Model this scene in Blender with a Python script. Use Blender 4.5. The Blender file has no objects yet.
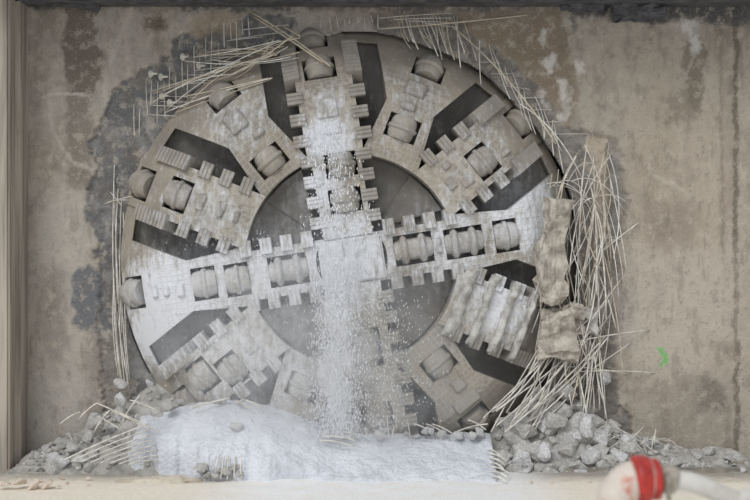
import bpy, bmesh, math, random
import numpy as np
from mathutils import Vector, Matrix, Euler
SC = bpy.context.scene
COL = SC.collection
R_ = math.radians
random.seed(11)

# ------------------------------------------------------------------ camera, light, exposure
CAM_D, CAM_H, FPX = 18.0, 3.0, 1260.0
cam = bpy.data.cameras.new('camera'); cam.lens = 36.0 * FPX / 750.0; cam.sensor_width = 36
cam.clip_end = 200
cam.dof.use_dof = True; cam.dof.focus_distance = 17.6; cam.dof.aperture_fstop = 1.7
camo = bpy.data.objects.new('camera', cam); COL.objects.link(camo)
camo.location = (0, -CAM_D, CAM_H); camo.rotation_euler = (R_(90), 0, 0)
SC.camera = camo
world = bpy.data.worlds.new('sky'); SC.world = world; world.use_nodes = True
bg = world.node_tree.nodes['Background']
bg.inputs[0].default_value = (0.92, 0.96, 1.0, 1); bg.inputs[1].default_value = 0.68
sl = bpy.data.lights.new('sun', 'SUN'); sl.energy = 1.55; sl.angle = R_(28); sl.color = (1.0, 0.99, 0.975)
so = bpy.data.objects.new('sun', sl); COL.objects.link(so)
so.rotation_euler = Vector((0.36, 0.68, -0.70)).to_track_quat('-Z', 'Y').to_euler()
SC.view_settings.view_transform = 'Standard'; SC.view_settings.look = 'None'
SC.view_settings.gamma = 1.0; SC.view_settings.use_curve_mapping = False
SC.view_settings.exposure = 0.0
SC.cycles.volume_bounces = 4

# ------------------------------------------------------------------ helpers
def P(px, py, y=0.0):
    d = CAM_D + y
    return Vector(((px - 375) * d / FPX, y, CAM_H - (py - 250) * d / FPX))
def lin(c):
    r = []
    for v in c[:3]:
        v = v / 255.0
        r.append(v / 12.92 if v <= 0.04045 else ((v + 0.055) / 1.055) ** 2.4)
    return r
K = 1.25
def alb(c, k=None):
    return tuple(min(0.9, v * (k or K)) for v in lin(c)) + (1.0,)
def link(name, me, parent=None, mat=None):
    o = bpy.data.objects.new(name, me); COL.objects.link(o)
    if parent: o.parent = parent
    if mat and me is not None and not me.materials: me.materials.append(mat)
    return o
def tag(o, label=None, cat=None, group=None, kind=None):
    if label: o['label'] = label
    if cat: o['category'] = cat
    if group: o['group'] = group
    if kind: o['kind'] = kind
    return o
def mesh(name, v, f, smooth=False):
    me = bpy.data.meshes.new(name); me.from_pydata([tuple(p) for p in v], [], f); me.update()
    if smooth: me.polygons.foreach_set('use_smooth', [True] * len(me.polygons))
    return me
def bm_mesh(name, bm, smooth=False):
    me = bpy.data.meshes.new(name); bmesh.ops.recalc_face_normals(bm, faces=bm.faces); bm.to_mesh(me); bm.free()
    if smooth: me.polygons.foreach_set('use_smooth', [True] * len(me.polygons))
    return me
def vnoise(x, z, s, seed):
    rng = np.random.RandomState(seed); T = rng.rand(128, 128)
    u = np.asarray(x) / s; w = np.asarray(z) / s
    i = np.floor(u).astype(int); j = np.floor(w).astype(int); fu = u - i; fw = w - j
    fu = fu * fu * (3 - 2 * fu); fw = fw * fw * (3 - 2 * fw)
    a = T[i % 128, j % 128]; b = T[(i + 1) % 128, j % 128]; c = T[i % 128, (j + 1) % 128]; d = T[(i + 1) % 128, (j + 1) % 128]
    return (a * (1 - fu) + b * fu) * (1 - fw) + (c * (1 - fu) + d * fu) * fw
def fbm(x, z, s, seed, n=4):
    t = 0; amp = 1; tot = 0
    for k in range(n):
        t = t + amp * vnoise(x, z, s / 2 ** k, seed + k); tot += amp; amp *= 0.55
    return t / tot
def polydist(X, Y, poly):
    """signed distance, negative inside"""
    d = np.full(X.shape, 1e9); inside = np.zeros(X.shape, bool); n = len(poly)
    for k in range(n):
        x0, y0 = poly[k]; x1, y1 = poly[(k + 1) % n]
        ex, ey = x1 - x0, y1 - y0; L = ex * ex + ey * ey + 1e-9
        t = np.clip(((X - x0) * ex + (Y - y0) * ey) / L, 0, 1)
        d = np.minimum(d, np.hypot(X - x0 - t * ex, Y - y0 - t * ey))
        cond = ((y0 > Y) != (y1 > Y))
        xi = x0 + (Y - y0) * ex / (ey if abs(ey) > 1e-9 else 1e-9)
        inside ^= cond & (X < xi)
    return np.where(inside, -d, d)
def linedist(X, Y, pts):
    d = np.full(X.shape, 1e9)
    for (x0, y0), (x1, y1) in zip(pts[:-1], pts[1:]):
        ex, ey = x1 - x0, y1 - y0; L = ex * ex + ey * ey + 1e-9
        t = np.clip(((X - x0) * ex + (Y - y0) * ey) / L, 0, 1)
        d = np.minimum(d, np.hypot(X - x0 - t * ex, Y - y0 - t * ey))
    return d
def sstep(a, b, x):
    t = np.clip((x - a) / (b - a), 0, 1); return t * t * (3 - 2 * t)
def tube(name, pts, rad, n=6, cap=True):
    pts = [Vector(p) for p in pts]; v = []; f = []
    up = Vector((0.3, -0.9, 0.31)); m = len(pts)
    for k, p in enumerate(pts):
        t = (pts[min(k + 1, m - 1)] - pts[max(k - 1, 0)]).normalized()
        a = t.cross(up)
        if a.length < 1e-3: a = t.cross(Vector((1, 0, 0)))
        a.normalize(); b = t.cross(a)
        r = rad[k] if isinstance(rad, (list, tuple)) else rad
        for q in range(n):
            an = 2 * math.pi * q / n
            v.append(p + a * (r * math.cos(an)) + b * (r * math.sin(an)))
    for k in range(m - 1):
        for q in range(n):
            q2 = (q + 1) % n
            f.append((k * n + q, k * n + q2, (k + 1) * n + q2, (k + 1) * n + q))
    if cap:
        f.append(tuple(range(n))[::-1]); f.append(tuple(range((m - 1) * n, m * n)))
    return mesh(name, v, f, True)
def bez(p0, p1, bow, n=9):
    """arc from p0 to p1 whose middle is pushed by vector bow"""
    p0, p1, bow = Vector(p0), Vector(p1), Vector(bow)
    return [p0.lerp(p1, t) + bow * (4 * t * (1 - t)) for t in [k / (n - 1) for k in range(n)]]
def frustum_box(bm, x0, x1, y0, y1, z0, z1, ch=0.0):
    v = [bm.verts.new(p) for p in ((x0, y0, z0), (x1, y0, z0), (x1, y1, z0), (x0, y1, z0),
                                   (x0 + ch, y0 + ch, z1), (x1 - ch, y0 + ch, z1), (x1 - ch, y1 - ch, z1), (x0 + ch, y1 - ch, z1))]
    for q in ((3, 2, 1, 0), (4, 5, 6, 7), (0, 1, 5, 4), (1, 2, 6, 5), (2, 3, 7, 6), (3, 0, 4, 7)):
        bm.faces.new([v[i] for i in q])
def lathe(bm, prof, n=28, axis='x', off=(0, 0, 0)):
    """prof: (t along axis, radius)"""
    rings = []
    for t, r in prof:
        ring = []
        for k in range(n):
            a = 2 * math.pi * k / n
            c = (t, r * math.cos(a), r * math.sin(a)) if axis == 'x' else (r * math.cos(a), r * math.sin(a), t)
            ring.append(bm.verts.new(Vector(c) + Vector(off)))
        rings.append(ring)
    for a, b in zip(rings[:-1], rings[1:]):
        for k in range(n):
            k2 = (k + 1) % n
            bm.faces.new((a[k], a[k2], b[k2], b[k]))
    bm.faces.new(rings[0][::-1]); bm.faces.new(rings[-1])

# ------------------------------------------------------------------ node material helpers
class NT:
    def __init__(s, name):
        s.m = bpy.data.materials.new(name); s.m.use_nodes = True
        s.t = s.m.node_tree; s.b = s.t.nodes['Principled BSDF']; s.out = s.t.nodes['Material Output']
    def n(s, typ, **kw):
        x = s.t.nodes.new(typ)
        for k, v in kw.items(): setattr(x, k, v)
        return x
    def l(s, a, b): s.t.links.new(a, b)
    def noise(s, vec, scale, detail=5, rough=0.6):
        x = s.n('ShaderNodeTexNoise'); x.inputs['Scale'].default_value = scale; x.inputs['Detail'].default_value = detail
        x.inputs['Roughness'].default_value = rough
        if vec is not None: s.l(vec, x.inputs['Vector'])
        return x.outputs['Fac']
    def ramp(s, fac, a, b, lo=0.0, hi=1.0):
        x = s.n('ShaderNodeMapRange', interpolation_type='SMOOTHSTEP')
        x.inputs['From Min'].default_value = a; x.inputs['From Max'].default_value = b
        x.inputs['To Min'].default_value = lo; x.inputs['To Max'].default_value = hi
        s.l(fac, x.inputs['Value']); return x.outputs['Result']
    def math(s, op, a, b=None, clamp=False):
        x = s.n('ShaderNodeMath', operation=op, use_clamp=clamp)
        for i, q in enumerate((a, b)):
            if q is None: continue
            if isinstance(q, (int, float)): x.inputs[i].default_value = q
            else: s.l(q, x.inputs[i])
        return x.outputs[0]
    def mix(s, fac, a, b, mode='MIX'):
        x = s.n('ShaderNodeMix', data_type='RGBA', blend_type=mode)
        if isinstance(fac, (int, float)): x.inputs['Factor'].default_value = fac
        else: s.l(fac, x.inputs['Factor'])
        for nm, q in (('A', a), ('B', b)):
            sock = [i for i in x.inputs if i.name == nm and i.type == 'RGBA'][0]
            if isinstance(q, tuple): sock.default_value = q
            else: s.l(q, sock)
        return [o for o in x.outputs if o.type == 'RGBA'][0]
    def bump(s, h, strength=0.5, dist=0.02, prev=None):
        x = s.n('ShaderNodeBump'); x.inputs['Strength'].default_value = strength; x.inputs['Distance'].default_value = dist
        s.l(h, x.inputs['Height'])
        if prev is not None: s.l(prev, x.inputs['Normal'])
        return x.outputs['Normal']
    def pos(s): return s.n('ShaderNodeNewGeometry').outputs['Position']
    def obj(s): return s.n('ShaderNodeTexCoord').outputs['Object']
def simple(name, c, c2=None, scale=6.0, rough=0.85, bump=0.3, bscale=30, bdist=0.01, world_space=False, k=None):
    m = NT(name); vec = m.pos() if world_space else m.obj()
    f = m.ramp(m.noise(vec, scale), 0.35, 0.65)
    m.l(m.mix(f, alb(c, k), alb(c2 or c, k)), m.b.inputs['Base Color']); m.b.inputs['Roughness'].default_value = rough
    if bump: m.l(m.bump(m.noise(vec, bscale), bump, bdist), m.b.inputs['Normal'])
    return m.m
def dist_mask(m, pos, blobs, yref=-0.3):
    acc = None
    for (px, py, rad, s) in blobs:
        d = m.n('ShaderNodeVectorMath', operation='DISTANCE')
        sc_ = m.n('ShaderNodeVectorMath', operation='MULTIPLY'); sc_.inputs[1].default_value = (1, 0.25, 1)
        m.l(pos, sc_.inputs[0]); m.l(sc_.outputs[0], d.inputs[0])
        p = P(px, py, yref); d.inputs[1].default_value = (p.x, p.y * 0.25, p.z)
        r = rad / 71.0
        q = m.ramp(d.outputs['Value'], r * 0.25, r * 1.35, s, 0.0)
        acc = q if acc is None else m.math('MAXIMUM', acc, q)
    return acc
SPLASH = [(178, 300, 66, .95), (155, 335, 42, .95), (215, 285, 55, .75), (328, 140, 32, .85), (328, 105, 22, .45), (320, 190, 32, .75), (340, 258, 66, .85),
          (280, 275, 65, .75), (238, 125, 50, .32), (205, 215, 60, .35), (525, 215, 50, .8), (500, 305, 42, .75),
          (450, 245, 60, .55), (230, 355, 60, .6), (275, 365, 60, .6), (480, 150, 40, .3), (410, 110, 50, .25)]
def metal_mat(name, base, base2, pattern=True, slurry=1.0):
    m = NT(name); pos = m.pos(); ob = m.obj()
    n1 = m.noise(pos, 2.2, 6, 0.6); n2 = m.noise(pos, 11, 6, 0.65); n3 = m.noise(pos, 40, 4, 0.6)
    c = m.mix(m.ramp(n1, .35, .65), alb(base), alb(base2))
    c = m.mix(m.ramp(n2, .52, .75, 0, .5), c, alb((96, 92, 87)))
    nrm = m.bump(n3, 0.35, 0.015)
    if pattern:
        ln = m.n('ShaderNodeVectorMath', operation='LENGTH'); m.l(ob, ln.inputs[0])
        lim = m.math('MULTIPLY', m.ramp(ln.outputs['Value'], 2.6, 2.85, 1, 0), m.ramp(n1, .25, .5, .35, 1))
        v = m.n('ShaderNodeTexVoronoi', feature='DISTANCE_TO_EDGE'); v.inputs['Scale'].default_value = 13
        v.inputs['Randomness'].default_value = 0.3; m.l(ob, v.inputs['Vector'])
        e = m.ramp(v.outputs['Distance'], 0.02, 0.16, 1, 0)
        h = m.math('MULTIPLY', e, lim)
        nrm = m.bump(h, 0.45, 0.02, nrm)
        c = m.mix(m.math('MULTIPLY', h, 0.26), c, alb((196, 192, 184)))
    vs = m.n('ShaderNodeVectorMath', operation='MULTIPLY'); vs.inputs[1].default_value = (1, 1, 0.22); m.l(pos, vs.inputs[0])
    drip = m.noise(vs.outputs[0], 16, 5, 0.6)
    msk = dist_mask(m, pos, SPLASH)
    sp = m.math('ADD', m.math('MULTIPLY', n2, 0.5), m.math('MULTIPLY', drip, 0.5))
    thr = m.math('SUBTRACT', m.math('ADD', sp, m.math('MULTIPLY', msk, 0.40)), 0.62)
    f = m.math('MULTIPLY', m.ramp(thr, -0.10, 0.26), slurry)
    c = m.mix(f, c, alb((198, 200, 205)))
    m.l(c, m.b.inputs['Base Color']); m.b.inputs['Roughness'].default_value = 0.72
    m.l(m.bump(f, 0.3, 0.02, nrm), m.b.inputs['Normal'])
    return m.m

M_plate = metal_mat('dusty_plate_steel', (141, 133, 120), (122, 116, 107))
M_tooth = metal_mat('dusty_tool_steel', (142, 137, 129), (124, 119, 112), False)
M_ring = metal_mat('worn_ring_steel', (146, 140, 130), (126, 121, 113), False, .6)
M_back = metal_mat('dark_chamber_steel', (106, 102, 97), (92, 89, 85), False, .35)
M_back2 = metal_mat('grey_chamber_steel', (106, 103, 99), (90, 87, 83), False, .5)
M_rod = simple('glass_fibre_rod', (208, 205, 198), (174, 170, 161), 9, .7, .2, 60, .003)
M_rodb = simple('brownish_rod', (186, 176, 158), (160, 151, 136), 9, .7, .2, 60, .003)
M_rock = simple('broken_concrete', (182, 180, 176), (150, 148, 145), 5, .95, .6, 24, .02)
M_rockw = simple('whitened_concrete', (196, 196, 197), (160, 159, 158), 5, .95, .6, 24, .02)
M_tan = simple('tan_broken_concrete', (178, 171, 160), (132, 125, 116), 6, .95, .7, 22, .03)
M_mound = simple('grey_rubble_fines', (168, 165, 160), (138, 135, 130), 6, .95, .9, 14, .05, True)
M_rib = simple('crusted_slurry', (196, 194, 190), (150, 146, 140), 7, .85, .7, 22, .04, True, 1.1)
M_slurry = simple('pale_foam_slurry', (212, 215, 222), (194, 197, 204), 2.2, .8, 1.0, 15, .06, True, 1.2)
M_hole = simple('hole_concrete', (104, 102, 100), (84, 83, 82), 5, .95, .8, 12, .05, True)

# ------------------------------------------------------------------ wall with ragged hole
HCX, HCZ = (350.5 - 375) / 70.0, CAM_H + (250 - 261.5) / 70.0
def hole_r(a):
    a = np.asarray(a)
    return 3.25 + 0.16 * (fbm(np.cos(a) * 3 + 20, np.sin(a) * 3 + 20, 0.7, 5) - 0.35)
def build_wall():
    st = 0.02; xs = np.arange(-5.7, 5.9, st); zs = np.arange(-0.7, 6.75, st)
    X, Z = np.meshgrid(xs, zs); PX = 375 + X * 70; PY = 250 + (CAM_H - Z) * 70
    dx = (fbm(PX, PY, 18, 1) - .5) * 16 + (vnoise(PX, PY, 3, 9) - .5) * 4
    dy = (fbm(PX, PY, 18, 2) - .5) * 16 + (vnoise(PX, PY, 3, 8) - .5) * 4
    QX, QY = PX + dx, PY + dy
    C = np.zeros(X.shape + (3,)); g = lambda c: np.array(lin(c))
    C[:] = g((152, 145, 136))
    def blend(m, c): 
        nonlocal C
        C = C * (1 - m[..., None]) + g(c) * m[..., None]
    blend(sstep(480, 620, QX), (158, 149, 136))
    # large vertical-streaked mottling
    s1 = fbm(PX, PY * 0.3, 26, 20); s2 = fbm(PX, PY, 34, 24); s3 = fbm(PX, PY, 7, 28)
    blend(sstep(.48, .72, s1) * .55, (118, 107, 94)); blend(sstep(.50, .70, s2) * .45, (160, 150, 136))
    blend(sstep(.55, .75, s3) * .30, (108, 100, 90)); blend(sstep(.60, .78, fbm(PX, PY, 9, 33)) * .35, (170, 161, 149))
    def poly(pts, c, soft=4, a=1.0):
        m = sstep(soft, -soft, polydist(QX, QY, pts)) * a; blend(m, c); return m
    def line(pts, c, w, a=1.0):
        blend(sstep(w, w * .4, linedist(PX + dx * .5, PY + dy * .5, pts)) * a, c)
    # left side
    poly([(63, 4), (98, 4), (97, 40), (104, 50), (100, 75), (88, 92), (68, 92), (62, 60), (65, 30)], (98, 88, 79), 2, .9)
    poly([(67, 92), (88, 92), (90, 180), (70, 200)], (108, 99, 90), 4, .75)
    poly([(140, 18), (162, 16), (166, 28), (150, 30)], (88, 74, 62), 4, .95)
    line([(104, 130), (105, 75), (120, 40), (130, 10)], (170, 163, 154), 4, .7)
    line([(42, 97), (60, 94), (82, 93)], (176, 170, 162), 2.2, .8); line([(48, 100), (55, 135), (72, 160), (95, 172)], (165, 158, 149), 2.5, .7)
    line([(127, 10), (126, 80)], (163, 154, 143), 3, .6)
    poly([(28, 180), (90, 200), (95, 440), (28, 450)], (164, 159, 150), 20, .75)
    poly([(28, 380), (200, 380), (200, 480), (28, 480)], (158, 154, 147), 20, .75)
    poly([(42, 265), (66, 270), (70, 330), (60, 380), (40, 340)], (108, 103, 96), 8, .5)
    # exposed grey concrete
    gl = poly([(250, 12), (190, 32), (172, 40), (168, 58), (150, 68), (128, 80), (112, 96), (106, 112), (92, 130), (88, 150), (97, 165), (90, 180),
          (84, 195), (88, 220), (100, 245), (97, 300), (104, 420), (160, 420), (200, 300), (260, 100), (300, 14)], (94, 94, 96), 1.5)
    blend(gl * sstep(.45, .7, fbm(PX, PY, 12, 40)) * .6, (134, 133, 131)); blend(gl * sstep(.52, .75, fbm(PX, PY, 6, 44)) * .5, (82, 83, 86))
    poly([(70, 270), (85, 264), (100, 275), (106, 330), (76, 326)], (98, 100, 105), 2.5)
    poly([(86, 330), (125, 330), (140, 420), (90, 420)], (123, 117, 109), 8, .7)
    # right side
    poly([(380, 10), (500, 10), (560, 10), (578, 60), (570, 130), (545, 95), (500, 50), (470, 30)], (122, 107, 88), 6, .9)
    gr = poly([(370, 13), (455, 13), (480, 40), (510, 60), (545, 95), (562, 128), (590, 134), (622, 140), (626, 200), (618, 250), (624, 300), (616, 340), (620, 400),
          (640, 440), (500, 440), (400, 200)], (113, 109, 105), 3)
    blend(gr * sstep(.45, .7, fbm(PX, PY, 12, 50)) * .6, (142, 138, 132)); blend(gr * sstep(.5, .72, fbm(PX, PY, 7, 54)) * .6, (84, 80, 77))
    poly([(585, 138), (608, 136), (606, 200), (604, 244), (599, 245), (593, 200)], (168, 155, 138), 2)
    poly([(612, 148), (624, 150), (622, 225), (612, 240)], (112, 113, 116), 3, .8)
    poly([(612, 285), (640, 290), (636, 345), (616, 350)], (158, 154, 148), 5, .8)
    poly([(623, 60), (735, 60), (735, 370), (628, 370)], (166, 154, 138), 25, .55)
    poly([(640, 60), (672, 60), (668, 200), (640, 200)], (156, 145, 129), 10, .5)
    poly([(640, 195), (700, 205), (690, 255), (650, 250)], (125, 113, 99), 10, .5)
    poly([(684, 42), (706, 38), (703, 112), (687, 100)], (107, 97, 83), 3, .8)
    poly([(660, 95), (690, 80), (700, 118), (665, 125)], (118, 108, 93), 6, .6)
    poly([(655, 280), (668, 275), (664, 310), (656, 310)], (116, 107, 95), 4, .5)
    poly([(640, 375), (735, 375), (735, 455), (640, 455)], (142, 133, 121), 12, .7)
    poly([(697, 380), (720, 375), (724, 410), (700, 412)], (100, 94, 86), 6, .7); poly([(700, 345), (716, 335), (735, 345), (732, 360)], (112, 102, 90), 5, .7)
    line([(652, 175), (670, 180), (688, 197)], (176, 167, 154), 2.5, .7); line([(672, 95), (690, 70), (700, 30)], (160, 152, 140), 2, .6)
    for pts in ([(557, 80), (565, 79), (568, 112), (560, 120)], [(680, 22), (701, 20), (700, 46), (692, 52), (690, 32), (682, 32)], [(574, 58), (584, 58), (584, 74), (574, 72)],
                [(540, 28), (548, 30), (546, 44), (540, 40)], [(543, 60), (556, 55), (562, 66), (548, 74)], [(556, 112), (563, 114), (560, 124)], [(541, 92), (547, 92), (546, 104), (541, 102)]):
        poly(pts, (196, 192, 187), 3, .8)
    poly([(658, 351), (664, 350), (665, 364), (659, 367)], (112, 168, 104), 1.5, .9)
    line([(735.5, 18), (736, 455)], (92, 84, 74), 3.0, .8); line([(722, 20), (723, 300)], (118, 108, 95), 2.0, .5)
    # top edge
    poly([(560, -30), (760, -30), (760, 22), (720, 25), (690, 18), (655, 27), (625, 15), (600, 20), (578, 20), (574, 34), (570, 8)], (76, 75, 75), 4)
    poly([(28, -30), (560, -30), (560, 8), (420, 12), (380, 9), (240, 10), (180, 5), (110, 7), (60, 8), (28, 4)], (84, 82, 80), 3)
    poly([(188, 12), (240, 10), (238, 34), (192, 36)], (146, 130, 111), 4, .8)
    poly([(300, 8), (560, 8), (540, 24), (360, 24)], (118, 107, 95), 6, .5)
    poly([(622, 248), (735, 250), (735, 335), (690, 372), (636, 372)], (176, 167, 155), 14, .55)
    C = C * .93 + C.mean(-1, keepdims=True) * .07
    poly([(658, 351), (664, 350), (665, 364), (659, 367)], (104, 172, 98), 1.5, .9)
    # relief
    rec = np.maximum(gl, gr)
    Yw = 0.045 * rec + (fbm(PX, PY, 9, 60) - .5) * (0.012 + 0.07 * rec) + (fbm(PX, PY, 40, 64) - .5) * 0.03
    Yw -= 0.04 * sstep(735, 737, PX)
    ang = np.arctan2(Z - HCZ, X - HCX); keep = np.hypot(X - HCX, Z - HCZ) > hole_r(ang)
    nz, nx = X.shape; idx = np.arange(nz * nx).reshape(nz, nx)
    fk = keep[:-1, :-1] & keep[1:, :-1] & keep[:-1, 1:] & keep[1:, 1:]
    F = np.stack([idx[:-1, :-1], idx[:-1, 1:], idx[1:, 1:], idx[1:, :-1]], -1)[fk]
    used = np.unique(F); remap = np.full(nz * nx, -1); remap[used] = np.arange(len(used)); F = remap[F]
    V = np.stack([X, Yw, Z], -1).reshape(-1, 3)[used]; CC = C.reshape(-1, 3)[used] * K
    me = bpy.data.meshes.new('wall_back'); me.from_pydata(V.tolist(), [], F.tolist()); me.update()
    a = me.color_attributes.new('stain', 'FLOAT_COLOR', 'POINT')
    a.data.foreach_set('color', np.c_[np.minimum(CC, .9), np.ones(len(CC))].astype(np.float32).ravel())
    me.polygons.foreach_set('use_smooth', [True] * len(me.polygons))
    m = NT('stained_concrete_wall'); at = m.n('ShaderNodeAttribute', attribute_name='stain'); pos = m.pos()
    n1 = m.noise(pos, 14, 8, .7); n2 = m.noise(pos, 60, 5, .7)
    stv = m.n('ShaderNodeVectorMath', operation='MULTIPLY'); stv.inputs[1].default_value = (1, 1, .35); m.l(pos, stv.inputs[0])
    n3 = m.noise(stv.outputs[0], 4.5, 12, .72); n4 = m.noise(pos, 7, 10, .75)
    c = m.mix(m.ramp(n3, .50, .61, .0, .42), at.outputs['Color'], alb((108, 99, 89)))
    c = m.mix(m.ramp(n4, .51, .59, .0, .50), c, alb((182, 173, 160)))
    c = m.mix(m.ramp(n1, .52, .66, .0, .45), c, alb((92, 86, 79)))
    c = m.mix(m.ramp(n2, .5, .72, 0, .35), c, alb((196, 189, 178)))
    m.l(c, m.b.inputs['Base Color']); m.b.inputs['Roughness'].default_value = .92
    m.l(m.bump(n2, .5, .012, m.bump(n1, .6, .03, m.bump(n4, .5, .03))), m.b.inputs['Normal'])
    o = link('wall_back', me, None, m.m); tag(o, 'stained concrete wall pierced by the round machine head', None, None, 'structure')
    return o
wall = build_wall()
def plain_box(name, x0, x1, y0, y1, z0, z1, mat, bevel=0.02, parent=None):
    bm = bmesh.new(); frustum_box(bm, x0, x1, y0, y1, z0, z1)
    if bevel: bmesh.ops.bevel(bm, geom=bm.edges[:], offset=bevel, segments=2, affect='EDGES')
    return link(name, bm_mesh(name, bm), parent, mat)
# ragged bore behind the wall skin
n = 360; v = []; f = []
for i in range(n):
    a = 2 * math.pi * i / n
    for j, (y, e) in enumerate(((0.04, .0), (0.10, .03), (0.35, .06), (1.9, .10))):
        r = float(hole_r(a)) + e + (0.04 * float(vnoise(a * 12, j * 3.3, 1, 70)) if 0 < j < 3 else 0)
        v.append((HCX + r * math.cos(a), y, HCZ + r * math.sin(a)))
for i in range(n):
    for j in range(3):
        k = (i + 1) % n; f.append((i * 4 + j, k * 4 + j, k * 4 + j + 1, i * 4 + j + 1))
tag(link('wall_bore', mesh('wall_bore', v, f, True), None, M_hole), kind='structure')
M_pil = NT('pillar_concrete'); _p = M_pil.obj()
_s = M_pil.n('ShaderNodeVectorMath', operation='MULTIPLY'); _s.inputs[1].default_value = (1, 1, .05); M_pil.l(_p, _s.inputs[0])
M_pil.l(M_pil.mix(M_pil.ramp(M_pil.noise(_s.outputs[0], 9), .35, .65), alb((162, 153, 142)), alb((122, 115, 106))), M_pil.b.inputs['Base Color'])
M_pil.l(M_pil.bump(M_pil.noise(_p, 20), .3, .02), M_pil.b.inputs['Normal']); M_pil.b.inputs['Roughness'].default_value = .9
tag(plain_box('wall_left', -8.5, -5.02, -0.72, 0.6, -0.05, 6.9, M_pil.m, .03), kind='structure')
tag(plain_box('trim_3', -5.3, -4.955, -0.42, 0.6, -0.05, 6.9, M_pil.m, .03), kind='structure')
tag(plain_box('wall_right', 5.75, 8.5, -0.02, 0.6, -0.05, 6.9, M_hole, .02), kind='structure')
M_beam = simple('dark_beam', (86, 86, 89), (62, 62, 64), 5, .95, .7, 14, .03, True)
tag(plain_box('ceiling_and_shade_deck', -8.5, 8.5, -0.45, 0.6, 6.475, 7.6, M_beam, .03), kind='structure')

tag(plain_box('ceiling_and_shade_deck', -8.5, 8.5, -1.8, -.46, 6.95, 7.3, M_beam, .03), kind='structure')  # unseen deck above the view, added to shade the upper wall and head
# ------------------------------------------------------------------ floor
FX = np.arange(-9, 9.01, .1); FY = np.concatenate([np.arange(-20, -4, .5), np.arange(-4, 0.09, .05)])
GX, GY = np.meshgrid(FX, FY)
GZ = (fbm(GX, GY, .7, 80) - .5) * .05 * sstep(-6, -3, GY) - 0.01
GZ = np.where((np.hypot(GX - HCX, (GY - .4) * 3.0) < 3.6) & (GY > -1.0), GZ - .75 * sstep(-.95, -.5, GY), GZ)
nyy, nxx = GX.shape; idx = np.arange(nyy * nxx).reshape(nyy, nxx)
F = np.stack([idx[:-1, :-1], idx[:-1, 1:], idx[1:, 1:], idx[1:, :-1]], -1).reshape(-1, 4)
me = bpy.data.meshes.new('floor'); me.from_pydata(np.stack([GX, GY, GZ], -1).reshape(-1, 3).tolist(), [], F.tolist()); me.update()
m = NT('dusty_daylit_floor'); pos = m.pos(); sx = m.n('ShaderNodeSeparateXYZ'); m.l(pos, sx.inputs[0])
n1 = m.noise(pos, 3.0, 7, .65); n2 = m.noise(pos, 18, 6, .65)
near = m.ramp(m.math('ADD', sx.outputs['Y'], m.math('MULTIPLY', n1, .9)), -1.5, -0.5)
c = m.mix(near, alb((202, 194, 181), 1.5), alb((140, 135, 127)))  # daylit front and dimmer wall foot put into the floor colour
c = m.mix(m.ramp(n2, .45, .7, 0, .4), c, alb((178, 170, 156), 1.5))
wm = m.math('MULTIPLY', m.ramp(sx.outputs['X'], -2.6, -1.2), m.ramp(sx.outputs['X'], 1.6, 2.6, 1, 0))
wm = m.math('MULTIPLY', wm, m.ramp(n1, .30, .55, .55, 1))
c = m.mix(wm, c, alb((216, 217, 220), 1.4))
m.l(c, m.b.inputs['Base Color']); m.b.inputs['Roughness'].default_value = .7
m.l(m.bump(n2, .6, .03, m.bump(n1, .4, .05)), m.b.inputs['Normal'])
tag(link('floor', me, None, m.m), kind='structure')
M_kerb = simple('kerb_concrete', (140, 134, 124), (112, 107, 99), 4, .95, .5, 20, .02, True)
tag(plain_box('trim_1', 1.95, 8.4, -.50, -.06, -.05, .05, M_kerb, .015), kind='structure')
tag(plain_box('trim_2', 2.6, 8.4, -.95, -.80, -.04, .035, M_kerb, .015), kind='structure')

# ------------------------------------------------------------------ cutterhead
HEAD = bpy.data.objects.new('cutterhead', None); COL.objects.link(HEAD)
HEAD.location = P(352, 260, -0.36); HEAD.rotation_euler = (R_(90), 0, R_(3.0)); HEAD.empty_display_size = .3
tag(HEAD, 'huge round tunnel boring cutterhead of dusty steel breaking through the concrete wall', 'tunnel boring machine')
RO, RI, HW, HWI, PHI = 3.28, 1.49, 0.40, 0.345, 9.0
def dome(r):
    return 0.0 if r < 2.45 else -0.50 * ((r - 2.45) / (RO - 2.45)) ** 1.7
def plate_from_grid(name, grid, thick, raise_):
    """grid[i][j]=(x,y); front surface follows the dome, back is offset"""
    ni, nj = len(grid), len(grid[0]); bm = bmesh.new(); fr = []; bk = []
    for i in range(ni):
        a = []; b = []
        for j in range(nj):
            x, y = grid[i][j]; z = dome(math.hypot(x, y)) + raise_
            a.append(bm.verts.new((x, y, z))); b.append(bm.verts.new((x, y, z - thick)))
        fr.append(a); bk.append(b)
    for i in range(ni - 1):
        for j in range(nj - 1):
            bm.faces.new((fr[i][j], fr[i + 1][j], fr[i + 1][j + 1], fr[i][j + 1]))
            bm.faces.new((bk[i][j], bk[i][j + 1], bk[i + 1][j + 1], bk[i + 1][j]))
    for i in range(ni - 1):
        for j in (0, nj - 1):
            bm.faces.new((fr[i][j], bk[i][j], bk[i + 1][j], fr[i + 1][j]))
    for j in range(nj - 1):
        for i in (0, ni - 1):
            bm.faces.new((fr[i][j], fr[i][j + 1], bk[i][j + 1], bk[i][j]))
    return bm_mesh(name, bm)
def toothed_grid(r0):
    g = []
    for i in range(34):
        t = i / 33; row = []
        for j in range(11):
            w = HW if r0 > 1 else HWI + (HW - HWI) * max(0, min(1, (r0 + (RO - r0) * t - 1.40) / .12))
            y = -w + 2 * w * j / 10
            x0 = math.sqrt(max(r0 * r0 - y * y, 0)) if r0 > 1 else r0
            x1 = math.sqrt((RO + .03) ** 2 - y * y); row.append((x0 + (x1 - x0) * t, y))
        g.append(row)
    return g
SLOT = [(1.49, .39), (1.56, .395), (2.32, .84), (3.12, .85)]
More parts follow.
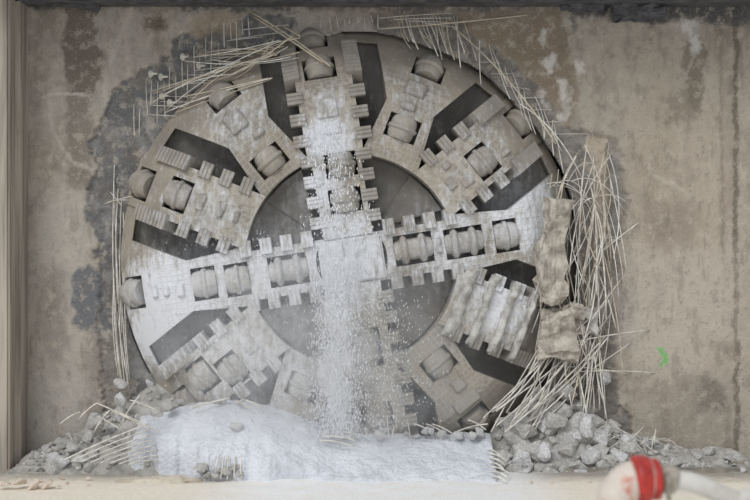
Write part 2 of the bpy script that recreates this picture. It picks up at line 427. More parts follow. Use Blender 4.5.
def flared_half(r, bar):
    if r > 3.1201: perp = HW - .01
    else:
        perp = SLOT[-1][1]
        for (ra, pa), (rb, pb) in zip(SLOT[:-1], SLOT[1:]):
            if r <= rb:
                perp = pa + (pb - pa) * max(0, (r - ra) / (rb - ra)); break
    h = R_(30) - math.asin(perp / r)
    if bar and r < 2.2: h = max(h, math.asin(min(.999, HWI / r)))
    return h
def flared_grid(bar):
    rs = ([.5, .55, .6, .7, .8, .9, 1.0, 1.1, 1.2, 1.3, 1.4] if bar else []) + [1.49, 1.56, 1.65, 1.75, 1.85, 1.95, 2.05, 2.15, 2.25, 2.32, 2.42, 2.5, 2.6, 2.7, 2.8, 2.9, 3.0, 3.06, 3.12, 3.1205, 3.15, 3.2, 3.25, RO]
    g = []
    for r in rs:
        h = flared_half(r, bar)
        g.append([(r * math.cos(-h + 2 * h * j / 14), r * math.sin(-h + 2 * h * j / 14)) for j in range(15)])
    return g
def box_bm_obj(x, y, z, sx, sy, sz, rot=0, tilt=0):
    bm = bmesh.new(); bmesh.ops.create_cube(bm, size=1)
    bm.transform(Matrix.Translation((x, y, z)) @ Matrix.Rotation(tilt, 4, 'Y') @ Matrix.Diagonal((sx, sy, sz, 1)))
    return bm
def cut_pockets(o, pockets):
    bm = bmesh.new()
    for p in pockets:
        b = box_bm_obj(*p); tmp = bpy.data.meshes.new('t'); b.to_mesh(tmp); b.free(); bm.from_mesh(tmp); bpy.data.meshes.remove(tmp)
    me = bpy.data.meshes.new('pockets'); bm.to_mesh(me); bm.free()
    c = bpy.data.objects.new('pockets', me); COL.objects.link(c)
    c.matrix_world = o.matrix_world.copy()
    md = o.modifiers.new('cut', 'BOOLEAN'); md.object = c; md.operation = 'DIFFERENCE'; md.solver = 'EXACT'; md.use_self = True
    dg = bpy.context.evaluated_depsgraph_get(); dg.update()
    new = bpy.data.meshes.new_from_object(o.evaluated_get(dg))
    o.modifiers.clear(); old = o.data; o.data = new; bpy.data.meshes.remove(old)
    bpy.data.objects.remove(c); bpy.data.meshes.remove(me)
# cutters: (radial, lateral, rings, size)
def hub_mesh(L, r):
    bm = bmesh.new(); lathe(bm, [(-L / 2, r * .62), (-L / 2, r * .84), (-L * .42, r * .92), (-L * .25, r), (L * .25, r), (L * .42, r * .92), (L / 2, r * .84), (L / 2, r * .62)], 26)
    return bm_mesh('disc_cutter', bm, False)
def ring_mesh(r, w):
    bm = bmesh.new(); lathe(bm, [(-w * 1.5, r * .60), (-w * 1.1, r * .84), (-w * .5, r * .97), (-w * .25, r), (w * .25, r), (w * .5, r * .97), (w * 1.1, r * .84), (w * 1.5, r * .60)], 32)
    return bm_mesh('cutter_ring', bm, False)
HUB1, HUB2 = hub_mesh(.33, .19), hub_mesh(.54, .155)
RING = ring_mesh(.22, .042)
for q in (HUB1, HUB2, RING): q.materials.append(M_ring)
first_ring = []
def cutter(angle, rad, lat, nr=1, s=1.0, up=0.0, tilt=None):
    t = math.atan2(dome(rad) - dome(rad - .1), .1) if tilt is None else tilt
    o = link('disc_cutter', HUB2 if nr == 2 else HUB1, HEAD)
    o.matrix_local = Matrix.Rotation(R_(angle), 4, 'Z') @ Matrix.Translation((rad, lat, dome(rad) - .10 + up)) @ Matrix.Rotation(-t, 4, 'Y') @ Matrix.Scale(s, 4)
    for dx in ((-.13, .13) if nr == 2 else (0,)):
        g = link('cutter_ring', RING, o); g.location = (dx, 0, 0)
# pads: small housings on the plates
def pad(parent_angle, rad, lat, w, h, z=.03, name='wear_pad'):
    bm = bmesh.new(); frustum_box(bm, -w / 2, w / 2, -h / 2, h / 2, -.04, z, .018)
    bmesh.ops.bevel(bm, geom=bm.edges[:], offset=.012, segments=2, affect='EDGES')
    o = link(name, bm_mesh(name, bm), HEAD, M_tooth)
    o.matrix_local = Matrix.Rotation(R_(parent_angle), 4, 'Z') @ Matrix.Translation((rad, lat, dome(rad) + .02))
HTP = {  # toothed plates: angle offset -> cutters (radial, lateral, rings), pads
    90: dict(cut=[(2.72, .03, 1), (1.34, -.06, 1), (.84, -.04, 1), (3.16, .08, 1)], pads=[(2.15, .02, .3, .34), (1.85, .0, .16, .3)], r0=.33),
    30: dict(cut=[(2.30, -.08, 1), (3.10, .02, 1)], pads=[(1.95, -.16, .2, .16), (1.75, -.04, .16, .2), (2.62, -.18, .2, .12), (1.85, .2, .14, .14)], r0=RI),
    330: dict(cut=[(3.05, 0, 1)], pads=[], r0=RI),
    270: dict(cut=[(1.25, 0, 2), (2.2, 0, 1), (2.85, .1, 1)], pads=[(1.8, .0, .2, .3)], r0=.33),
    210: dict(cut=[(2.25, .14, 1), (2.62, -.06, 1), (3.05, .1, 1)], pads=[(1.85, 0, .2, .3)], r0=RI),
    150: dict(cut=[(2.58, .02, 1), (3.12, .05, 1)], pads=[(2.25, .0, .14, .26), (1.95, .0, .12, .24), (1.72, .02, .10, .2)], r0=RI)}
HFP = {
    120: dict(cut=[(1.80, .02, 1), (2.94, -.04, 1)], pads=[(2.52, .05, .3, .3), (2.2, -.1, .12, .2)], bar=False),
    60: dict(cut=[(2.92, -.06, 1), (1.98, .0, 1)], pads=[(2.56, .02, .22, .30), (2.3, .04, .12, .24)], bar=False),
    0: dict(cut=[(.88, .02, 2), (1.60, .0, 2), (2.20, .0, 1)], pads=[(1.24, 0, .1, .22)], bar=True),
    300: dict(cut=[(1.90, .03, 1), (2.86, -.05, 1)], pads=[(2.3, .06, .2, .2), (2.56, .0, .2, .42)], bar=False),
    240: dict(cut=[(1.9, 0, 1)], pads=[], bar=False),
    180: dict(cut=[(2.08, .0, 1), (1.62, .02, 1), (3.10, -.02, 1), (.9, .0, 2)], pads=[(2.42, .04, .12, .2), (2.62, .02, .1, .16), (2.78, .0, .1, .2)], bar=True)}
bpy.context.view_layer.update()
def tooth_mesh(L, pr, name, ridges):
    bm = bmesh.new(); prof = [(-L / 2, -.34), (L / 2, -.34)]
    top = []
    for k in range(ridges):
        a = -L / 2 + L * k / ridges; b = L / ridges
        top += [(a + .1 * b, .055), (a + .25 * b, .068), (a + .78 * b, .068), (a + .95 * b, .055)]
    prof += top[::-1]
    vs = [[bm.verts.new((x, y, z - (.03 if y > .05 else 0) * (1 if z > 0 else 0))) for x, z in prof] for y in (-.07, pr)]
    nn = len(prof)
    for k in range(nn):
        k2 = (k + 1) % nn; bm.faces.new((vs[0][k], vs[0][k2], vs[1][k2], vs[1][k]))
    bm.faces.new(vs[0][::-1]); bm.faces.new(vs[1])
    me = bm_mesh(name, bm); me.materials.append(M_tooth); return me
TOOTH, BUCKET = tooth_mesh(.175, .15, 'scraper_tooth', 3), tooth_mesh(.56, .15, 'edge_scraper', 9)
def place_tooth(me, name, ang, x, side, z=0.0, tilt=0.0, hw=None):
    o = link(name, me, HEAD)
    M = Matrix.Rotation(R_(ang), 4, 'Z') @ Matrix.Translation((x, side * (hw or HW), z)) @ Matrix.Rotation(-tilt, 4, 'Y')
    if side < 0: M = M @ Matrix.Rotation(math.pi, 4, 'Z')
    o.matrix_local = M
def pocket_for(c):
    rad, lat, nr = c; t = math.atan2(dome(rad) - dome(rad - .1), .1)
    return (rad, lat, dome(rad) + .02, (.55 if nr == 2 else .34), (.43 if nr == 2 else .46), .60, 0, -t)
for a, d in HTP.items():
    o = link('toothed_spoke', plate_from_grid('toothed_spoke', toothed_grid(d['r0']), .42, .045), HEAD, M_plate)
    o.rotation_euler.z = R_(a + PHI); bpy.context.view_layer.update()
    cut_pockets(o, [pocket_for(c) for c in d['cut']])
    for c in d['cut']: cutter(a + PHI, c[0], c[1], c[2], up=.045)
    for p in d['pads']: pad(a + PHI, *p, z=.055)
    for s in (-1, 1):
        for x in (1.74, 2.04, 2.34): place_tooth(TOOTH, 'scraper_tooth', a + PHI, x, s, .02)
        place_tooth(BUCKET, 'edge_scraper', a + PHI, 2.83, s, dome(2.83) + .03, math.atan2(dome(3.1) - dome(2.55), .55))
for a, d in HFP.items():
    o = link('flared_panel', plate_from_grid('flared_panel', flared_grid(d['bar']), .38, 0.0), HEAD, M_plate)
    o.rotation_euler.z = R_(a + PHI); bpy.context.view_layer.update()
    cut_pockets(o, [pocket_for(c) for c in d['cut']])
    for c in d['cut']: cutter(a + PHI, c[0], c[1], c[2])
    for p in d['pads']: pad(a + PHI, *p)
for a in (0, 90, 180, 270):
    for s in (-1, 1):
        for x in (.58, .87, 1.16, 1.45): place_tooth(TOOTH, 'scraper_tooth', a + PHI, x, s, .0, 0, HWI)
# hub plate at the centre
bm = bmesh.new(); frustum_box(bm, -.47, .47, -.36, .36, -.4, .05, .02); bmesh.ops.bevel(bm, geom=bm.edges[:], offset=.03, segments=2, affect='EDGES')
o = link('centre_plate', bm_mesh('centre_plate', bm), HEAD, M_plate); o.rotation_euler.z = R_(PHI)
for (x, y) in ((-.2, .16), (.2, -.16)):
    c_, s_ = math.cos(R_(PHI)), math.sin(R_(PHI))
    pad(PHI, x, y, .22, .3, .09)
# back disc, inner quadrant plates, shield skin
def ring_disc(name, r0, r1, z, mat, n=96):
    v = []; f = []
    for r in (r0, r1):
        for k in range(n): v.append((r * math.cos(2 * math.pi * k / n), r * math.sin(2 * math.pi * k / n), z))
    for k in range(n): f.append((k, (k + 1) % n, n + (k + 1) % n, n + k))
    return link(name, mesh(name, v, f), HEAD, mat)
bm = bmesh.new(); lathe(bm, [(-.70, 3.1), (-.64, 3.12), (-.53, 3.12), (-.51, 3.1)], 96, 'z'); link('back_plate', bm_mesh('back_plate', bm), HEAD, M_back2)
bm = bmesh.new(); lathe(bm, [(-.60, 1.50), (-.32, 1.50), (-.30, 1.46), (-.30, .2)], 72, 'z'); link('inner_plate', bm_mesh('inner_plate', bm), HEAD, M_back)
for k in range(4):   # tilted wedge plates in the inner openings
    bm = bmesh.new(); a0, a1 = R_(18), R_(52)
    pts = [(.55, R_(45)), (1.46, R_(20)), (1.46, R_(32)), (1.46, R_(46))]
    lo = [bm.verts.new((r * math.cos(a), r * math.sin(a), -.34)) for r, a in pts]
    hi = [bm.verts.new((r * math.cos(a), r * math.sin(a), h)) for (r, a), h in zip(pts, (-.29, -.18, -.21, -.26))]
    bm.faces.new(hi); bm.faces.new(lo[::-1])
    for i in range(4): bm.faces.new((lo[i], lo[(i + 1) % 4], hi[(i + 1) % 4], hi[i]))
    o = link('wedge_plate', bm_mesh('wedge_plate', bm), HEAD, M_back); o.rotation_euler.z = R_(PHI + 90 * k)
v = []; f = []; n = 120
for (r, z) in ((RO - .01, -.50), (RO, -.56), (RO, -2.0)):
    for k in range(n): v.append((r * math.cos(2 * math.pi * k / n), r * math.sin(2 * math.pi * k / n), z))
for j in range(2):
    for k in range(n): f.append((j * n + k, (j + 1) * n + k, (j + 1) * n + (k + 1) % n, j * n + (k + 1) % n))
link('shield_skin', mesh('shield_skin', v, f, True), HEAD, M_plate)
# slurry-coated ribs on the lower right spoke
from mathutils import noise as mn
for k, (x, w) in enumerate(((1.64, .19), (1.97, .13), (2.29, .14), (2.60, .11))):
    bm = bmesh.new(); L = 1.04; N = 26
    secs = []
    for i in range(N + 1):
        y = -L / 2 + L * i / N; sec = []
        for q in range(9):
            u = q / 8; px_ = x + (u - .5) * w * (1 + .25 * mn.noise((y * 5, k * 3.1, 1))); h = .05 + .10 * (1 - abs(2 * u - 1) ** 3) * (1 if 0 < i < N else .2)
            h += .05 * mn.noise((px_ * 9, y * 7, k * 2.0)); sec.append(bm.verts.new((px_ + .025 * mn.noise((y * 9, k, 4)), y, h if 0 < q < 8 else .0)))
        secs.append(sec)
    for a, b in zip(secs[:-1], secs[1:]):
        for q in range(8): bm.faces.new((a[q], a[q + 1], b[q + 1], b[q]))
    bm.faces.new(secs[0]); bm.faces.new(secs[-1][::-1])
    for a, b in zip(secs[:-1], secs[1:]): bm.faces.new((a[0], b[0], b[8], a[8]))
    o = link('crusted_rib', bm_mesh('crusted_rib', bm), HEAD, M_rib); o.rotation_euler.z = R_(330 + PHI)

# ------------------------------------------------------------------ rubble, slabs, mounds
def hull_chunk(name, seed, n=15, flat=1.0):
    rng = random.Random(seed); bm = bmesh.new()
    for _ in range(n):
        d = Vector((rng.gauss(0, 1), rng.gauss(0, 1), rng.gauss(0, 1))).normalized() * rng.uniform(.8, 1.1)
        bm.verts.new((d.x, d.y, d.z * flat))
    r = bmesh.ops.convex_hull(bm, input=bm.verts[:])
    bmesh.ops.delete(bm, geom=[g for g in r['geom_interior'] if isinstance(g, bmesh.types.BMVert)], context='VERTS')
    bmesh.ops.bevel(bm, geom=bm.edges[:], offset=.05, segments=1, affect='EDGES')
    return bm_mesh(name, bm)
CH_G = [hull_chunk('rubble_chunk', s) for s in range(9)]; CH_W = [hull_chunk('rubble_chunk', 50 + s) for s in range(6)]
for q in CH_G: q.materials.append(M_rock)
for q in CH_W: q.materials.append(M_rockw)
def chunk(p, s, label, group, white=False, rot=None, name='rubble_chunk', me=None):
    me = me or random.choice(CH_W if white else CH_G)
    o = link(name, me); o.location = p; o.scale = s if isinstance(s, tuple) else (s, s * random.uniform(.7, 1.1), s * random.uniform(.6, .9))
    o.rotation_euler = rot or (random.uniform(0, .6), random.uniform(0, .6), random.uniform(0, 6.3))
    return tag(o, label, 'rubble', group)
def hfield(name, x0, x1, y0, y1, hf, step, mat, label, cat, kind=None):
    xs = np.arange(x0, x1 + 1e-6, step); ys = np.arange(y0, y1 + 1e-6, step); X, Y = np.meshgrid(xs, ys); Z = hf(X, Y)
    ny, nx = X.shape; idx = np.arange(nx * ny).reshape(ny, nx)
    keep = Z > -.12
    fk = keep[:-1, :-1] | keep[1:, :-1] | keep[:-1, 1:] | keep[1:, 1:]
    F = np.stack([idx[:-1, :-1], idx[:-1, 1:], idx[1:, 1:], idx[1:, :-1]], -1)[fk]
    used = np.unique(F); rm = np.full(nx * ny, -1); rm[used] = np.arange(len(used))
    V = np.stack([X, Y, np.maximum(Z, -.15)], -1).reshape(-1, 3)[used]
    me = bpy.data.meshes.new(name); me.from_pydata(V.tolist(), [], rm[F].tolist()); me.update()
    me.polygons.foreach_set('use_smooth', [True] * len(me.polygons))
    return tag(link(name, me, None, mat), label, cat, None, kind)
def hr(X, Y):   # right heap
    X, Y = np.asarray(X, float), np.asarray(Y, float)
    ridge = np.interp(X, [1.2, 1.7, 2.3, 2.8, 3.3, 3.9, 4.6, 5.6], [-.2, .45, 1.05, 1.0, .52, .30, .18, .08])
    d = np.interp(Y, [-1.1, -.8, -.4, -.05], [-.25, .05, .6, 1.0])
    return ridge * d + (fbm(X * 1, Y, .22, 90) - .5) * .22 - .02
def hl(X, Y):   # left heap
    X, Y = np.asarray(X, float), np.asarray(Y, float)
    ridge = np.interp(X, [-5.0, -4.4, -3.8, -3.2, -2.6, -2.0], [.10, .35, .75, 1.05, 1.1, .7])
    d = np.interp(Y, [-1.5, -1.1, -.6, -.05], [-.3, .05, .5, 1.0])
    return ridge * d + (fbm(X, Y, .22, 94) - .5) * .2 - .02
hfield('rubble_heap', 1.2, 5.7, -1.15, .0, hr, .04, M_mound, 'fine grey rubble heaped along the wall foot right of the cutterhead', 'rubble', 'stuff')
hfield('rubble_heap', -4.93, -1.9, -1.5, .0, hl, .04, M_mound, 'fine grey rubble heaped along the wall foot left of the cutterhead', 'rubble', 'stuff')
# slurry-covered slabs
def hs1(X, Y):
    fy = np.interp(X, [-3.3, -2.6, -2.2, -1.6, -.9, -.35, -.1], [-.95, -1.15, -1.42, -1.5, -1.48, -1.3, -1.0]) + (fbm(X, Y * 0, .25, 97) - .5) * .3
    top = np.interp(X, [-3.5, -3.1, -2.5, -1.9, -1.5, -1.0, -.5, -.1], [.55, .72, .84, .94, .86, .64, .45, .25])
    t = np.clip((Y - fy) / (-.45 - fy), 0, 1)
    lowz = np.interp(X, [-3.4, -2.2, -1.5, -.8, -.2], [.46, .34, .24, .12, .05])
    z = lowz + (top - lowz) * t + (fbm(X, Y, .5, 98) - .5) * .12 + (fbm(X, Y, .12, 99) - .5) * .055
    z = np.where(Y < fy, z - (fy - Y) * 6, z)
    e = np.minimum(sstep(-3.5, -3.25, X), sstep(-.02, -.3, X))
    return z * e - (1 - e) * .2
hfield('slurry_slab', -3.5, 0, -1.8, -.38, hs1, .025, M_slurry, 'broad sloping slab coated in white slurry below the falling spray', 'slab')
def hs2(X, Y):
    fy = -1.62 + (fbm(X, Y * 0, .3, 107) - .5) * .12
    t = np.clip((Y - fy) / (-.5 - fy), 0, 1)
    z = .015 + .42 * t + (fbm(X, Y, .25, 108) - .5) * .08 + (fbm(X, Y, .09, 109) - .5) * .06
    z = np.where(Y < fy, z - (fy - Y) * 6, z)
    e = sstep(-1.3, -.7, X) * (X < 1.58 + (fbm(Y, X * 0, .2, 110) - .5) * .08 + .05 * t)
    return np.where(X > 1.5, np.where(e > .5, z, -.2), z * e - (1 - e) * .2)
hfield('slurry_slab', -1.3, 1.75, -1.75, -.45, hs2, .025, M_slurry, 'low flat slab coated in white slurry with a broken right edge', 'slab')
# rubble chunks
RG = 'grey broken concrete chunks in the heap right of the cutterhead'
RLBL = 'grey broken concrete chunk in the rubble heap right of the cutterhead'
big = [(588, 425, -.62, .23, 'largest pale concrete block in the rubble heap right of the cutterhead', True),
       (603, 377, -.12, .16, 'pale block caught among rods above the right rubble heap', True),
       (566, 391, -.35, .2, 'grey block high in the right rubble heap below the hanging slab', False),
       (545, 452, -.85, .2, 'whitish block at the front foot of the right rubble heap', True),
       (566, 449, -.85, .15, 'dark-edged block at the front of the right heap beside whitish block', False),
       (525, 428, -.6, .2, 'grey block at the left end of the right rubble heap', False),
       (556, 420, -.6, .2, 'grey block in the middle of the right rubble heap', False)]
for px, py, y, s, lb, w in big:
    chunk(P(px, py, y), (s, s * .8, s * .8), lb, None, w)
for i in range(150):
    x = random.uniform(1.75, 5.2) if i % 3 == 0 else random.uniform(1.68, 3.5); y = random.uniform(-.95, -.1); s = random.choice((.06, .08, .11, .15, .2)) * (1 if x < 3.6 else .6)
    chunk((x, y, float(hr(x, y)) + s * .3), s, RLBL, RG, i % 4 == 0)
LG = 'grey broken concrete chunks in the heap left of the cutterhead'
LLBL = 'grey broken concrete chunk in the rubble heap left of the cutterhead'
for px, py, y, s, lb, w in [(121, 400, -.5, .14, 'pale rough block crowning the left rubble heap', True), (167, 405, -.7, .13, 'grey rounded block beside slurry slab on the left heap', False),
                            (120, 384, -.3, .13, 'grey block at the top of the left rubble heap against the wall', False), (149, 383, -.4, .08, 'small pale block near cutterhead rim on left heap', True),
                            (95, 424, -.7, .17, 'dark grey block beneath crossed rods in the left heap', False)]:
    chunk(P(px, py, y), (s, s * .8, s * .8), lb, None, w)
for i in range(110):
    x = random.uniform(-4.8, -2.5); y = random.uniform(-1.1, -.1); s = random.choice((.05, .07, .1, .14))
    chunk((x, y, float(hl(x, y)) + s * .3), s, LLBL, LG, i % 6 == 0)
for i in range(16):
    x = random.uniform(-.1, 1.5); s = random.choice((.05, .07, .09)); y = random.uniform(-.75, -.5)
    chunk((x, y, .44 + random.uniform(-.02, .08)), s, 'whitish lump along the upper edge of the low slurry slab', 'whitish lumps on the low slab', True)
for i in range(14):
    x = random.uniform(-2.45, -1.75); s = random.choice((.05, .07, .1)); y = -1.55 + random.uniform(-.08, .1)
    chunk((x, y, .05 + random.uniform(0, .15)), s, 'brownish lump under the broken front edge of the slurry slab', 'lumps under the slab front edge')
chunk(P(236, 426, -1.0), (.11, .1, .09), 'white capped lump sitting on top of the slurry slab', None, True)
M_stone = simple('pale_stone', (206, 196, 184), (176, 158, 142), 6, .9, .4, 20, .02)
SM = [hull_chunk('floor_stone', 80 + s, 14, .7) for s in range(4)]
for q in SM: q.materials.append(M_stone)
for i, (px, py, s) in enumerate([(4, 484, .09), (17, 485, .10), (32, 485, .11), (47, 484, .09), (58, 486, .04)]):
    d = CAM_D - 2.1
    o = chunk((P(px, py, -2.15).x, -2.15 + (i % 2) * .05, s * .5), (s * 1.3, s, s * .8), 'pale stone lying in the row on the floor below the left pillar', 'pale stones below the pillar', me=SM[i % 4], name='floor_stone')
for left, lb in ((1, 'small grey concrete chips strewn over the left rubble heap'), (0, 'small grey concrete chips strewn over the right rubble heap')):
    V, F = [], []
    for i in range(170):
        x = random.uniform(-4.8, -2.6) if left else random.uniform(1.7, 4.6); y = random.uniform(-1.0, -.15); s = random.uniform(.022, .05)
        M = Matrix.Translation((x, y, float((hl if left else hr)(x, y)) + s * .3)) @ Euler((random.uniform(0, 6), random.uniform(0, 6), 0)).to_matrix().to_4x4() @ Matrix.Scale(s, 4)
        q = random.choice(CH_G); k = len(V); V += [M @ w.co for w in q.vertices]; F += [tuple(k + a for a in p.vertices) for p in q.polygons]
    tag(link('rubble_chips', mesh('rubble_chips', V, F), None, M_rock), lb, 'rubble', None, 'stuff')
for i in range(26):
    x = random.uniform(-4.9, -2.2) if i < 12 else random.uniform(1.9, 5.0); y = random.uniform(-2.1, -1.35); s = random.uniform(.02, .045)
    chunk((x, y, s * .5), s, 'tiny crumb of concrete lying on the open floor', 'crumbs on the floor', me=SM[i % 4], name='floor_stone')
# tan hanging slabs at the right edge of the head
def slab_piece(name, c, size, seed, rot, label, mat):
    bm = bmesh.new(); bmesh.ops.create_cube(bm, size=1); bmesh.ops.subdivide_edges(bm, edges=bm.edges[:], cuts=20, use_grid_fill=True)
    for q in bm.verts:
        p = q.co.copy(); k = Vector((p.x * size[0], p.y * size[1], p.z * size[2])); so_ = Vector((seed * 3.7, seed * 1.3, 0))
        big_ = mn.noise_vector(k * 2.6 + so_); mid_ = mn.noise_vector(k * 8 + so_); fin_ = mn.noise_vector(k * 22 + so_)
        cell = mn.cell_vector(k * 5 + so_) - Vector((.5, .5, .5))
        q.co = k + Vector((big_.x * .10, big_.y * .10, big_.z * .12)) + mid_ * .045 + fin_ * .015 + Vector((cell.x * .05, cell.y * .06, 0))
    o = link(name, bm_mesh(name, bm), None, mat); o.location = c; o.rotation_euler = rot
    return tag(o, label, 'slab')
slab_piece('hanging_slab', P(553, 252, -.40), (.30, .3, 1.45), 3, (0, R_(4), .2), 'tall tan strip of broken concrete hanging over the cutterhead right rim', M_tan)
slab_piece('hanging_slab', P(556, 334, -.45), (.46, .3, .62), 14, (0, R_(-4), .1), 'blocky tan broken slab hanging just under the tall tan strip', M_tan)
slab_piece('hanging_slab', P(590, 322, -.25), (.26, .2, .30), 24, (0, .1, .1), 'small grey slab stuck in rods right of the blocky tan slab', M_rock)
slab_piece('hanging_slab', P(575, 318, -.3), (.2, .2, .42), 33, (0, -.1, .1), 'narrow tan slab wedged between blocky tan slab and rods', M_tan)

# ------------------------------------------------------------------ rods
def rod(p0, p1, bow, rad, label, group, mat=None, nm='reinforcement_rod'):
    o = link(nm, tube(nm, bez(p0, p1, bow), rad * .78, 6), None, mat or M_rod)
    return tag(o, label, 'rod', group)
U = random.uniform
def cluster(n, gen, label, group, rad=(.008, .014), mats=None):
    for i in range(n):
        (a, ya), (b, yb), bow = gen(i)
        rod(P(a[0], a[1], ya), P(b[0], b[1], yb), bow, U(*rad), label, group, random.choice(mats) if mats else None)
# right tangle: thin rods bending down from the wall edge
def g_tangle(i):
    x = U(548, 612); y = U(140, 330); L = U(60, 140); dx = U(-28, 28) - (x - 575) * .2
    return ((x, y), U(-.25, .06)), ((x + dx, min(y + L, 408)), U(-.5, -.1)), (U(-.14, .14), U(-.12, .02), U(-.05, .05))
cluster(62, g_tangle, 'thin pale rod bending down in the dense tangle right of the cutterhead', 'bent rods in the right tangle', (.007, .013), [M_rod, M_rod, M_rodb])
def g_arch(i):
    x = U(545, 590)
    return ((x + U(-6, 6), U(170, 300)), -.2), ((x + U(30, 55), U(140, 200) + U(0, 90)), U(-.05, .04)), (U(-.05, .05), U(-.2, 0), U(.1, .3))
cluster(12, g_arch, 'thin arching rod springing across the grey patch right of the cutterhead', 'arching rods in the right tangle', (.006, .010))
def g_fan(i):
    return ((U(545, 612), U(300, 372)), U(-.3, -.05)), ((U(478, 520) + i * 1.0, U(408, 438)), U(-.95, -.6)), (U(-.08, .1), U(-.15, 0), U(-.18, .02))
cluster(22, g_fan, 'long pale rod sweeping down leftward from the hanging slab to the low slab', 'rods fanned down to the low slab', (.008, .014))
def g_drop(i):
    x = U(560, 600); return ((x, U(330, 360)), -.2), ((x + U(-14, 16), U(400, 425)), U(-.5, -.2)), (U(-.05, .05), -.05, 0)
cluster(12, g_drop, 'straight rod dropping from small grey slab into the right rubble heap', 'rods dropping into the right heap', (.008, .014))
for i, (a, b) in enumerate([((548, 376), (598, 346)), ((560, 345), (650, 330)), ((553, 398), (632, 342)), ((570, 372), (656, 373)), ((590, 322), (622, 278)), ((553, 366), (628, 374))]):
    rod(P(*a, -.35), P(*b, -.0), (0, -.08, .03), .010, 'thin rod running rightward from the tangle onto the bare wall', 'rods reaching onto the right wall')
rod(P(588, 175, -.1), P(606, 320, -.25), (.05, -.1, 0), .016, 'thick straight rod slanting down the middle of the right tangle', None)
rod(P(598, 255, -.12), P(640, 252 - 30, .03), (0, -.1, .03), .012, 'short rod slanting up from tangle to the tan wall strip', None)
# long rods along upper right rim
rod(P(452, 26, -.05), P(556, 144, -.3), (.06, -.06, .05), .016, 'long thick rod slanting down along the upper right rim of the cutterhead', None, M_rodb)
rod(P(378, 29, -.15), P(536, 14, .03), (0, -.04, -.02), .012, 'long nearly level rod lying above the cutterhead at the top right', None, M_rodb)
rod(P(520, 104, -.22), P(582, 178, -.2), (.03, -.1, .1), .012, 'long rod continuing from upper right rim down to the tangle', None)
def g_top(i):
    x = 398 + i * 3.7; return ((x, U(12, 20)), .06), ((x + U(2, 16), U(34, 52) + i * 1.0), U(-.25, -.05)), (U(-.03, .03), -.04, U(-.05, .02))
cluster(18, g_top, 'short rod hanging off the wall edge above the upper right cutterhead rim', 'short rods above the upper right rim', (.007, .013), [M_rod, M_rodb])
for i in range(4):
    rod(P(380 + i * 14, 18 + i * 1.5, -.03), P(452 + i * 2, 13 + i * 5, .03), (0, -.03, 0), .007, 'thin level rod crossing the short hanging rods at top centre', 'level rods at top centre')
def g_rimr(i):
    x = 478 + i * 6; y = 46 + i * 6.6; return ((x + U(-4, 6), y + U(-14, 0)), .06), ((x + U(2, 18), y + U(22, 42)), U(-.2, -.05)), (U(-.05, .05), -.06, 0)
cluster(14, g_rimr, 'short rod stub sticking down along the upper right edge of the bore', 'rod stubs along the upper right bore', (.006, .011))
for i in range(7):
    x, y = 478 + i * 13, 62 + i * 12
    rod(P(x, y, .0), P(x + U(24, 40), y + U(-2, 4), .06), (0, -.03, 0), .006, 'fine horizontal rod end at the upper right edge of the bore', 'horizontal rod ends at the upper right bore')
for i, y in enumerate((18, 26)):
    pass
def g_spk(i):
    x = 322 + i * 7; return ((x, U(12, 16)), .05), ((x + U(-2, 3), U(22, 30)), -.08), (0, -.02, 0)
cluster(9, g_spk, 'short vertical rod stub at the bore top between the upper spokes', 'rod stubs at the bore top', (.007, .011))
# top-left bundle
rod(P(249, 11, .02), P(330, 66, -.50), (-.02, -.05, .04), .017, 'thick tan rod leaning from the wall onto the topmost disc cutter, left one', None, M_rodb)
rod(P(254, 17, .02), P(322, 62, -.50), (-.02, -.05, .02), .017, 'thick tan rod leaning onto the topmost disc cutter, right under its twin', None, M_rodb)
rod(P(282, 26, -.1), P(300, 36, -.4), (0, -.03, 0), .016, 'short thick rod end beside the leaning tan rods at the top', None, M_rodb)
def g_bun(i):
    return ((U(178, 225) + i * .6, U(50, 95) - i * .5), U(-.2, .05)), ((U(270, 305), U(34, 58)), U(-.52, -.35)), (U(-.04, .04), U(-.1, 0), U(-.10, .06))
cluster(15, g_bun, 'tan rod in the loose bundle fanned over the upper left rim', 'bundled rods over the upper left rim', (.007, .012), [M_rod, M_rodb, M_rodb])
def g_low(i):
    return ((U(150, 185), U(88, 118)), U(-.15, .02)), ((U(225, 275), U(52, 80)), U(-.42, -.3)), (U(-.03, .03), -.08, U(-.02, .08))
cluster(9, g_low, 'long tan rod hugging the upper left rim of the cutterhead', 'rods hugging the upper left rim', (.008, .012), [M_rodb, M_rod])
# thin rods standing off the exposed grey concrete on the left
def g_lv(i):
    x = 134 + i * 6.0; y = 128 - i * 5.4 + U(-8, 8); return ((x, max(16, y - U(14, 34))), .05), ((x + U(-2, 2), y + U(0, 18)), -.06), (0, -.02, 0)
cluster(20, g_lv, 'thin vertical rod of the torn grid on grey concrete at upper left', 'vertical grid rods at upper left', (.006, .009))
for i in range(14):
    x = 146 + i * 7; y = 112 - i * 6.2 + U(-3, 3)
    rod(P(x, y, .05), P(x + U(30, 60), y + U(-8, 6), -.06), (0, -.03, 0), U(.006, .009), 'thin level rod of the torn grid on grey concrete at upper left', 'level grid rods at upper left')
for (px, py) in [(182, 57), (160, 77), (161, 96), (169, 103), (198, 66), (150, 74)]:
    bm = bmesh.new(); lathe(bm, [(-.02, .012), (0, .05), (.02, .055), (.05, .02), (.12, .012)], 12, 'x')
    o = link('grid_spacer', bm_mesh('grid_spacer', bm), None, M_rod); o.location = P(px, py, .0); o.rotation_euler = (0, 0, U(-.6, -.2))
    tag(o, 'small pale cup-shaped spacer on the torn grid at upper left', 'spacer', 'cup spacers at upper left')
